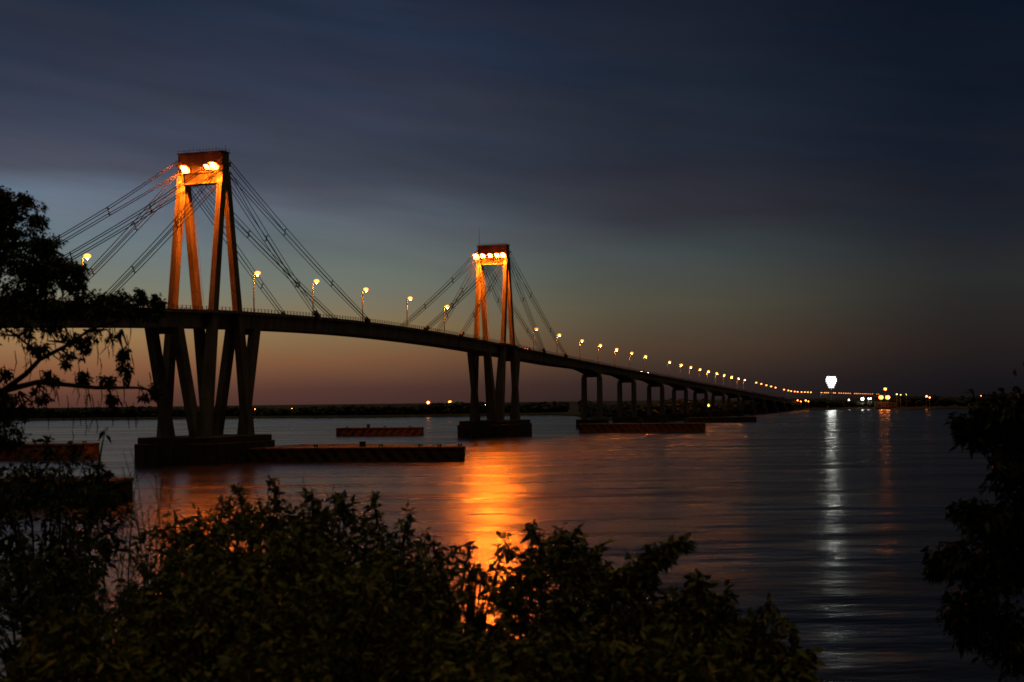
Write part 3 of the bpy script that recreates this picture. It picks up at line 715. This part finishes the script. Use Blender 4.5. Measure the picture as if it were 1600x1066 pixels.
wood('far_wood', [(-1000, 1630), (-800, 1615), (-311, 1518), (-133, 1448), (33, 1500), (60, 1500)], 3600, 9, 14.5, 60, 1, 'dark line of trees along the left far shore')
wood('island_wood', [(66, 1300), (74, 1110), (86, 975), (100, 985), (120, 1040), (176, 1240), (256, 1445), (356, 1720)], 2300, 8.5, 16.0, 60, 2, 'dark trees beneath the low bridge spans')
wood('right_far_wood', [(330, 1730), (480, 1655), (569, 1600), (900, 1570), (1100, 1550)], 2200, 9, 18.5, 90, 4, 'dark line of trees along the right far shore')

# ------------------------------------------------------------------ foreground vegetation
def leaf_arrays(P, D, Ln, Wd, rg, droop=0.25):
    """one folded leaf per point: base, two edges, tip"""
    n = len(P); R = rg.normal(size=(n, 3)); S = np.cross(D, R); S /= np.linalg.norm(S, axis=1)[:, None] + 1e-9
    Nn = np.cross(S, D)
    Z = np.array([0, 0, 1.0]); L = Ln[:, None]; W = Wd[:, None]
    a = P; mid = P + D * L * 0.45 - Z * L * droop * 0.25
    b = mid + S * W + Nn * W * 0.25; c = P + D * L - Z * L * droop; d = mid - S * W + Nn * W * 0.25
    V = np.stack([a, b, c, d], 1).reshape(-1, 3)
    i = np.arange(n) * 4
    Fc = np.concatenate([np.stack([i, i + 1, i + 2], 1), np.stack([i, i + 2, i + 3], 1)])
    return V, Fc
def mesh_np(name, V, Fc, m, parent):
    me = bpy.data.meshes.new(name); V = V - np.array(parent.location[:])
    me.vertices.add(len(V)); me.vertices.foreach_set('co', V.astype(np.float32).ravel())
    k = Fc.shape[1]; me.loops.add(len(Fc) * k); me.loops.foreach_set('vertex_index', Fc.astype(np.int32).ravel())
    me.polygons.add(len(Fc)); me.polygons.foreach_set('loop_start', (np.arange(len(Fc)) * k).astype(np.int32))
    me.update(calc_edges=True); me.validate(); me.materials.append(m)
    o = bpy.data.objects.new(name, me); COL.objects.link(o); o.parent = parent; return o
def unit(v): return v / (np.linalg.norm(v, axis=-1, keepdims=True) + 1e-9)

def whorls(T, Dr, rg, per, ln, wd, droop, spread=1.0):
    n = len(T) * per; P = np.repeat(T, per, 0) + rg.normal(size=(n, 3)) * ln * 0.18
    D = unit(np.repeat(Dr, per, 0) * 0.7 + rg.normal(size=(n, 3)) * spread + np.array([0, 0, -0.15]))
    L = ln * rg.uniform(0.4, 1.35, n); return leaf_arrays(P, D, L, L * wd, rg, droop)

def shrub(center, rad, tips, ln, seed, label, m=None, per=7, group='shrubs on the near bank', name='shrub', shoots=(), wd=0.19, solid=0.45):
    """leafy shrub: stems from one root, foliage as whorls of leaves spread through lobed volume, long shoots sticking out"""
    rg = np.random.default_rng(seed); c = np.array(center); rad = np.array(rad)
    tips = int(tips * 1.5); gz = ground_z(c[0], c[1]); r = empty(name, (c[0], c[1], gz)); tag(r, label, 'tree' if name == 'tree' else 'shrub', group)
    dirs = unit(rg.normal(size=(tips, 3)))
    lob = unit(rg.normal(size=(16, 3))); la = rg.uniform(0.10, 0.38, 16)
    k = 0.70 + sum(a * np.clip(dirs @ l, 0, 1)[:, None] ** 6 for l, a in zip(lob, la))
    k = np.minimum(k, 0.92)
    q = rg.uniform(solid, 1.0, (tips, 1)) ** 0.6
    T = c + dirs * k * q * rad
    V, Fc = whorls(T, unit(dirs + np.array([0, 0, 0.35])), rg, per, ln, wd, 0.35)
    st = MB(); root = Vector((c[0], c[1], gz - 0.15))
    top = Vector(c) - Vector((0, 0, rad[2] * 0.35))
    for i in range(0, tips, max(1, tips // 46)):
        e = Vector(T[i]); mid = root.lerp(top, 0.6) + (e - top) * 0.25 + Vector(rg.normal(size=3)) * 0.08
        st.tube([root + Vector(rg.normal(size=3)) * 0.08, mid, top.lerp(e, 0.55), e], [0.035, 0.022, 0.013, 0.006], 5)
    VV = [V]; FF = [Fc]; o = len(V)
    for p0, p1, dens in shoots:
        p0, p1 = np.array(p0), np.array(p1); nn = int(dens if dens > 40 else dens * 0.45); t = rg.uniform(0.05, 1, nn)
        bow = np.outer(4 * t * (1 - t), np.array([0, 0, 0.08 * np.linalg.norm(p1 - p0)]))
        pt = p0 + np.outer(t, p1 - p0) + bow + rg.normal(size=(nn, 3)) * (0.10 * np.linalg.norm(p1 - p0) * (1.15 - t)[:, None])
        v2, f2 = whorls(pt, np.tile(unit(p1 - p0), (nn, 1)), rg, 6, ln, wd, 0.3)
        VV.append(v2); FF.append(f2 + o); o += len(v2)
        st.tube([Vector(p0), Vector((p0 + p1) / 2 + np.array([0, 0, 0.08 * np.linalg.norm(p1 - p0)])), Vector(p1)], [0.018, 0.012, 0.004], 5)
    mesh_np('foliage', np.concatenate(VV), np.concatenate(FF), m or M['leaf_shrub'], r)
    st.build('stems', M['bark'], r)
    return r
def sh(px, top, wpx, d, tips, seed, label, hpx=None, shoots=(), **kw):
    """shrub whose crown top shows at photo pixel (px, top), wpx wide"""
    rx = wpx / 2 * d / F; rz = (hpx or wpx * 0.9) / 2 * d / F
    p = at(px, top, d); c = (p.x, p.y, p.z - rz * 0.95)
    S = [(tuple(at(a, b, d)), tuple(at(e, g, d - 0.2)), n) for a, b, e, g, n in shoots]
    return shrub(c, (rx * 1.08, rx * 0.9, rz * 1.08), tips, kw.pop('ln', 0.112), seed, label, shoots=S, **kw)
sh(395, 772, 270, 15.0, 620, 11, 'tall leafy shrub in front of the nearer tower footing', 300, [(430, 800, 428, 746, 26), (380, 800, 372, 760, 20)])
sh(520, 784, 230, 14.6, 560, 12, 'bright olive shrub below the middle of the striped pontoon', 330, [(490, 820, 487, 762, 24), (590, 820, 583, 778, 26), (540, 800, 530, 775, 18)])
sh(630, 834, 210, 14.0, 520, 13, 'shrub just left of the orange reflection of the farther tower', 340, [(630, 850, 640, 800, 22), (690, 880, 738, 846, 22)])
sh(735, 880, 150, 12.6, 75, 14, 'thin open shrub with the orange reflection glinting through it', 240, [(720, 930, 735, 850, 14), (770, 930, 783, 862, 12)], solid=0.7)
sh(870, 832, 215, 13.4, 560, 15, 'rounded shrub just right of the orange reflection', 330, [(850, 870, 832, 826, 22), (890, 870, 896, 830, 20), (920, 880, 940, 858, 18), (800, 870, 785, 840, 16)])
sh(985, 893, 170, 12.8, 430, 16, 'dark shrub with one long leafy shoot rising to the right', 300, [(975, 920, 1068, 846, 60), (970, 910, 1040, 868, 44)])
sh(1100, 905, 200, 12.4, 480, 17, 'shrub with ragged top below the long leafy shoot', 320, [(1090, 930, 1092, 905, 20), (1130, 950, 1140, 918, 16)])
sh(1190, 960, 190, 11.8, 420, 18, 'low shrub on the right slope of the near bushes', 300, [(1180, 980, 1205, 945, 16)])
sh(1222, 1030, 110, 11.0, 300, 19, 'lowest small shrub at the right end of the near bushes', 200)
sh(290, 800, 220, 13.8, 330, 20, 'sparse dull shrub beneath the left pontoons', 330, solid=0.55)
sh(70, 690, 260, 16.5, 520, 21, 'dark bush at the foot of the left tree', 300, m=M['leaf_tree'], shoots=[(70, 720, 75, 680, 14), (150, 760, 165, 668, 8)])
sh(60, 860, 260, 12.5, 420, 22, 'dark thin bush at the left edge below the black pontoon', 360, m=M['leaf_tree'], solid=0.6)
sh(335, 838, 260, 12.6, 460, 31, 'dense dark shrub filling the gap left of the tall leafy shrub', 320)
sh(470, 832, 260, 12.4, 460, 32, 'dense dark shrub directly below the bright olive shrub', 320)
sh(610, 868, 240, 12.0, 420, 33, 'dense dark shrub below the one left of the orange reflection', 300)
# front row, lower and closer
for i, (px, top, wp, d, lb) in enumerate(((120, 960, 330, 9.6, 'closest bush at the bottom left corner'), (330, 880, 330, 10.4, 'broad bush below the tall shrub in front of the tower footing'), (520, 900, 330, 10.2, 'broad bush below the bright olive shrub'), (690, 975, 280, 9.8, 'broad bush under the thin open shrub'), (880, 960, 320, 9.6, 'broad bush under the rounded shrub'), (1050, 985, 300, 9.4, 'bush at the bottom edge beneath the ragged shrub'), (430, 1010, 330, 8.4, 'very close bush at the bottom edge left of centre'), (770, 1030, 330, 8.2, 'very close bush at the bottom edge below the reflection'), (1150, 1040, 190, 9.6, 'small close bush at the bottom edge, right end'))):
    sh(px, top, wp, d, 560, 40 + i, lb, 330, ln=(0.095, 0.08, 0.11)[i % 3], wd=(0.19, 0.25, 0.15)[i % 3])

# dead stems and tall grass stalks at left
def stalks(px, py, d, n, h, seed, label):
    rg = random.Random(seed); b = at(px, py, d); gz = ground_z(b.x, b.y); r = empty('dry_stalks', (b.x, b.y, gz)); tag(r, label, 'dry plant', 'dry stalks among the bushes')
    g = MB()
    for k in range(n):
        p = Vector((b.x + rg.uniform(-.45, .45), b.y + rg.uniform(-.4, .4), gz)); hh = (b.z - gz) * rg.uniform(0.75, 1.1)
        l = Vector((rg.uniform(-.5, .5), rg.uniform(-.2, .2), 0)); pts = [p, p + ZV * hh * 0.5 + l * 0.25, p + ZV * hh * 0.85 + l * 0.7, p + ZV * hh + l * 1.1]
        g.tube(pts, [0.012, 0.009, 0.006, 0.003], 4, False)
        for j in range(4):
            q = pts[2].lerp(pts[3], rg.random()); g.tube([q, q + Vector((rg.uniform(-.2, .2), rg.uniform(-.1, .1), rg.uniform(.05, .22)))], [0.004, 0.002], 3, False)
    g.build('stalks', M['grass'], r)
stalks(225, 770, 13.0, 26, 3, 1, 'thin dry stalks in front of the nearer tower footing')
stalks(160, 800, 11.5, 22, 3, 2, 'thin dry stalks below the black pontoon')
stalks(520, 745, 14.2, 8, 3, 3, 'wispy dead twigs above the olive shrub')

# left tree: trunk outside the frame, limbs reaching in
def big_tree(root, limbs, clumps, label, m, seed, ln, per, hang=(), dense=1.0):
    rg = np.random.default_rng(seed); r = empty('tree', root); tag(r, label, 'tree', None)
    tk = MB()
    for pts, r0, r1 in limbs:
        k = len(pts); tk.tube(pts, [r0 + (r1 - r0) * i / (k - 1) for i in range(k)], 8)
    VV = []; FF = []; o = 0; tw = MB()
    for c, rad, n, anchor in clumps:
        c = np.array(c); rad = np.array(rad)
        nb_ = max(3, int(n * dense / 22)); dirs = unit(rg.normal(size=(nb_, 3))); sub = c + dirs * rad * rg.uniform(0.3, 0.95, (nb_, 1))
        T = np.repeat(sub, 22, 0) + rg.normal(size=(nb_ * 22, 3)) * rad * 0.19
        v, f = whorls(T, unit(T - c), rg, per, ln, 0.21, 0.4); VV.append(v); FF.append(f + o); o += len(v)
        for s_ in sub[::1]:
            a = Vector(anchor); e = Vector(s_); tw.tube([a, a.lerp(e, 0.5) + Vector(rg.normal(size=3)) * 0.06, e], [0.018, 0.012, 0.005], 5, False)
    for p0, n in hang:       # hanging pods and drooping strands
        p0 = np.array(p0)
        for k in range(n):
            q = p0 + rg.normal(size=3) * 0.16; l = rg.uniform(0.12, 0.34)
            tw.tube([Vector(q), Vector(q + [0.02, 0, -l * 0.5]), Vector(q + [rg.normal() * 0.03, 0, -l])], [0.005, 0.008, 0.003], 4, False)
    crown = mesh_np('crown', np.concatenate(VV), np.concatenate(FF), m, r)
    tk.build('trunk', M['bark'], r, smooth=True); tw.build('twigs', M['bark'], r)
    return r
D0 = 18.0
def a0(px, py, dd=0.0): return at(px, py, D0 + dd)
root = Vector((at(-330, 700, D0).x, D0 + 0.3, ground_z(at(-330, 700, D0).x, D0 + 0.3)))
limbs = [([root, a0(-300, 800, .3), a0(-240, 650, .2), a0(-190, 520, .1)], 0.20, 0.13),
         ([a0(-240, 650, .2), a0(-120, 640), a0(0, 612), a0(60, 597, -.1), a0(150, 606, -.2), a0(215, 606, -.2), a0(245, 612, -.2)], 0.06, 0.008),
         ([a0(0, 614), a0(40, 585, -.1), a0(62, 562), a0(110, 537, .1), a0(140, 515, .1), a0(190, 500, .1)], 0.040, 0.010),
         ([a0(62, 562), a0(45, 540), a0(20, 520), a0(0, 508)], 0.02, 0.008),
         ([a0(-190, 520, .1), a0(-80, 470), a0(20, 470), a0(110, 478), a0(190, 480), a0(240, 472)], 0.09, 0.012),
         ([a0(-190, 520, .1), a0(-90, 420, .2), a0(0, 385, .2), a0(60, 380, .1), a0(100, 400)], 0.09, 0.015),
         ([a0(-90, 420, .2), a0(-40, 350, .3), a0(15, 315, .3)], 0.05, 0.012)]
PXM = D0 / F
def cl(px, py, rx, ry, n, ax, ay, dz=0.0): return (tuple(a0(px, py, dz)), (rx * PXM, rx * PXM, ry * PXM), n, tuple(a0(ax, ay, dz)))
clumps = [cl(2, 305, 34, 26, 150, 0, 350), cl(30, 318, 20, 16, 60, 15, 330), cl(115, 420, 26, 16, 100, 100, 430), cl(5, 340, 45, 45, 300, 0, 385), cl(45, 345, 32, 26, 130, 15, 330), cl(62, 382, 34, 24, 170, 60, 390), cl(15, 400, 60, 50, 380, 0, 400), cl(88, 418, 40, 26, 200, 95, 425), cl(60, 440, 60, 40, 330, 60, 450),
          cl(118, 444, 26, 16, 110, 110, 460), cl(0, 470, 60, 38, 300, 0, 470), cl(70, 480, 60, 24, 260, 70, 478), cl(130, 478, 48, 24, 220, 130, 478), cl(190, 472, 45, 22, 200, 190, 478), cl(222, 458, 14, 10, 50, 222, 470), cl(243, 474, 14, 12, 60, 240, 474), cl(160, 488, 50, 16, 130, 160, 485), cl(225, 488, 30, 14, 80, 220, 482),
          cl(20, 515, 40, 22, 60, 30, 525), cl(90, 520, 40, 20, 60, 100, 535), cl(150, 520, 30, 18, 50, 140, 518), cl(60, 545, 28, 16, 40, 62, 560), cl(125, 540, 22, 18, 60, 118, 535), cl(190, 548, 16, 14, 26, 190, 515), cl(165, 600, 20, 16, 50, 160, 606), cl(125, 592, 16, 14, 40, 125, 603), cl(200, 575, 14, 18, 36, 200, 606), cl(232, 612, 18, 14, 44, 232, 610), cl(80, 590, 22, 14, 40, 80, 598), cl(60, 615, 20, 14, 40, 60, 600), cl(175, 618, 16, 12, 30, 170, 608), cl(12, 625, 34, 20, 110, 5, 615), cl(40, 640, 24, 14, 60, 30, 612), cl(5, 675, 34, 34, 200, -20, 640), cl(0, 585, 26, 18, 60, 0, 610), cl(100, 560, 20, 12, 30, 95, 545)]
clumps += [cl(x, y, 70, 55, 260, ax, ay, .3) for x, y, ax, ay in ((-60, 330, -40, 350), (-130, 380, -90, 420), (-200, 400, -190, 520), (-280, 440, -190, 520), (-120, 460, -80, 470), (-230, 500, -190, 520), (-330, 520, -240, 650), (-160, 290, -40, 350), (-80, 540, -120, 640), (-250, 330, -90, 420))]
hang = [(tuple(a0(x, y)), n) for x, y, n in ((60, 515, 10), (110, 520, 8), (160, 525, 8), (190, 515, 8), (80, 600, 10), (120, 612, 8), (150, 612, 8), (195, 615, 10), (230, 618, 8), (40, 560, 8), (20, 610, 8), (120, 630, 5))]
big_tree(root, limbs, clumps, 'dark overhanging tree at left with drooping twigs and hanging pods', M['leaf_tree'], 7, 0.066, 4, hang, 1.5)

# right tree: dark mass at the right edge
DR = 15.0
rr = at(1760, 800, DR); rroot = Vector((rr.x, DR, ground_z(rr.x, DR)))
def a1(px, py, dd=0.0): return at(px, py, DR + dd)
PXR = DR / F
def cr(px, py, rx, ry, n, ax, ay): return (tuple(a1(px, py)), (rx * PXR, rx * PXR, ry * PXR), n, tuple(a1(ax, ay)))
rl = [([rroot, a1(1745, 900), a1(1730, 760), a1(1700, 660)], 0.16, 0.09), ([a1(1730, 760), a1(1640, 720), a1(1560, 690), a1(1500, 660)], 0.06, 0.01),
      ([a1(1745, 900), a1(1640, 860), a1(1540, 840), a1(1480, 850)], 0.06, 0.01), ([a1(1700, 660), a1(1620, 640), a1(1540, 630)], 0.05, 0.01), ([a1(1745, 900), a1(1650, 960), a1(1560, 970)], 0.05, 0.01)]
rc = [cr(1580, 650, 70, 36, 380, 1560, 690), cr(1530, 662, 34, 26, 140, 1520, 665), cr(1520, 690, 22, 18, 60, 1520, 668), cr(1580, 720, 60, 45, 340, 1570, 695), cr(1580, 800, 70, 50, 400, 1560, 840), cr(1525, 800, 34, 22, 120, 1530, 838), cr(1505, 870, 44, 32, 200, 1490, 850), cr(1570, 880, 70, 50, 400, 1550, 845), cr(1475, 890, 22, 16, 50, 1480, 852), cr(1540, 960, 60, 44, 340, 1560, 970), cr(1500, 985, 24, 26, 100, 1550, 970), cr(1590, 1000, 60, 60, 300, 1580, 970), cr(1620, 680, 60, 60, 200, 1600, 700), cr(1640, 850, 60, 90, 260, 1620, 860)]
rc += [cr(x, y, 75, 60, 300, ax, ay) for x, y, ax, ay in ((1700, 600, 1700, 660), (1660, 560, 1700, 660), (1750, 570, 1700, 660), (1720, 520, 1700, 660), (1790, 640, 1730, 760), (1800, 730, 1730, 760), (1780, 820, 1745, 900), (1690, 760, 1730, 760))]
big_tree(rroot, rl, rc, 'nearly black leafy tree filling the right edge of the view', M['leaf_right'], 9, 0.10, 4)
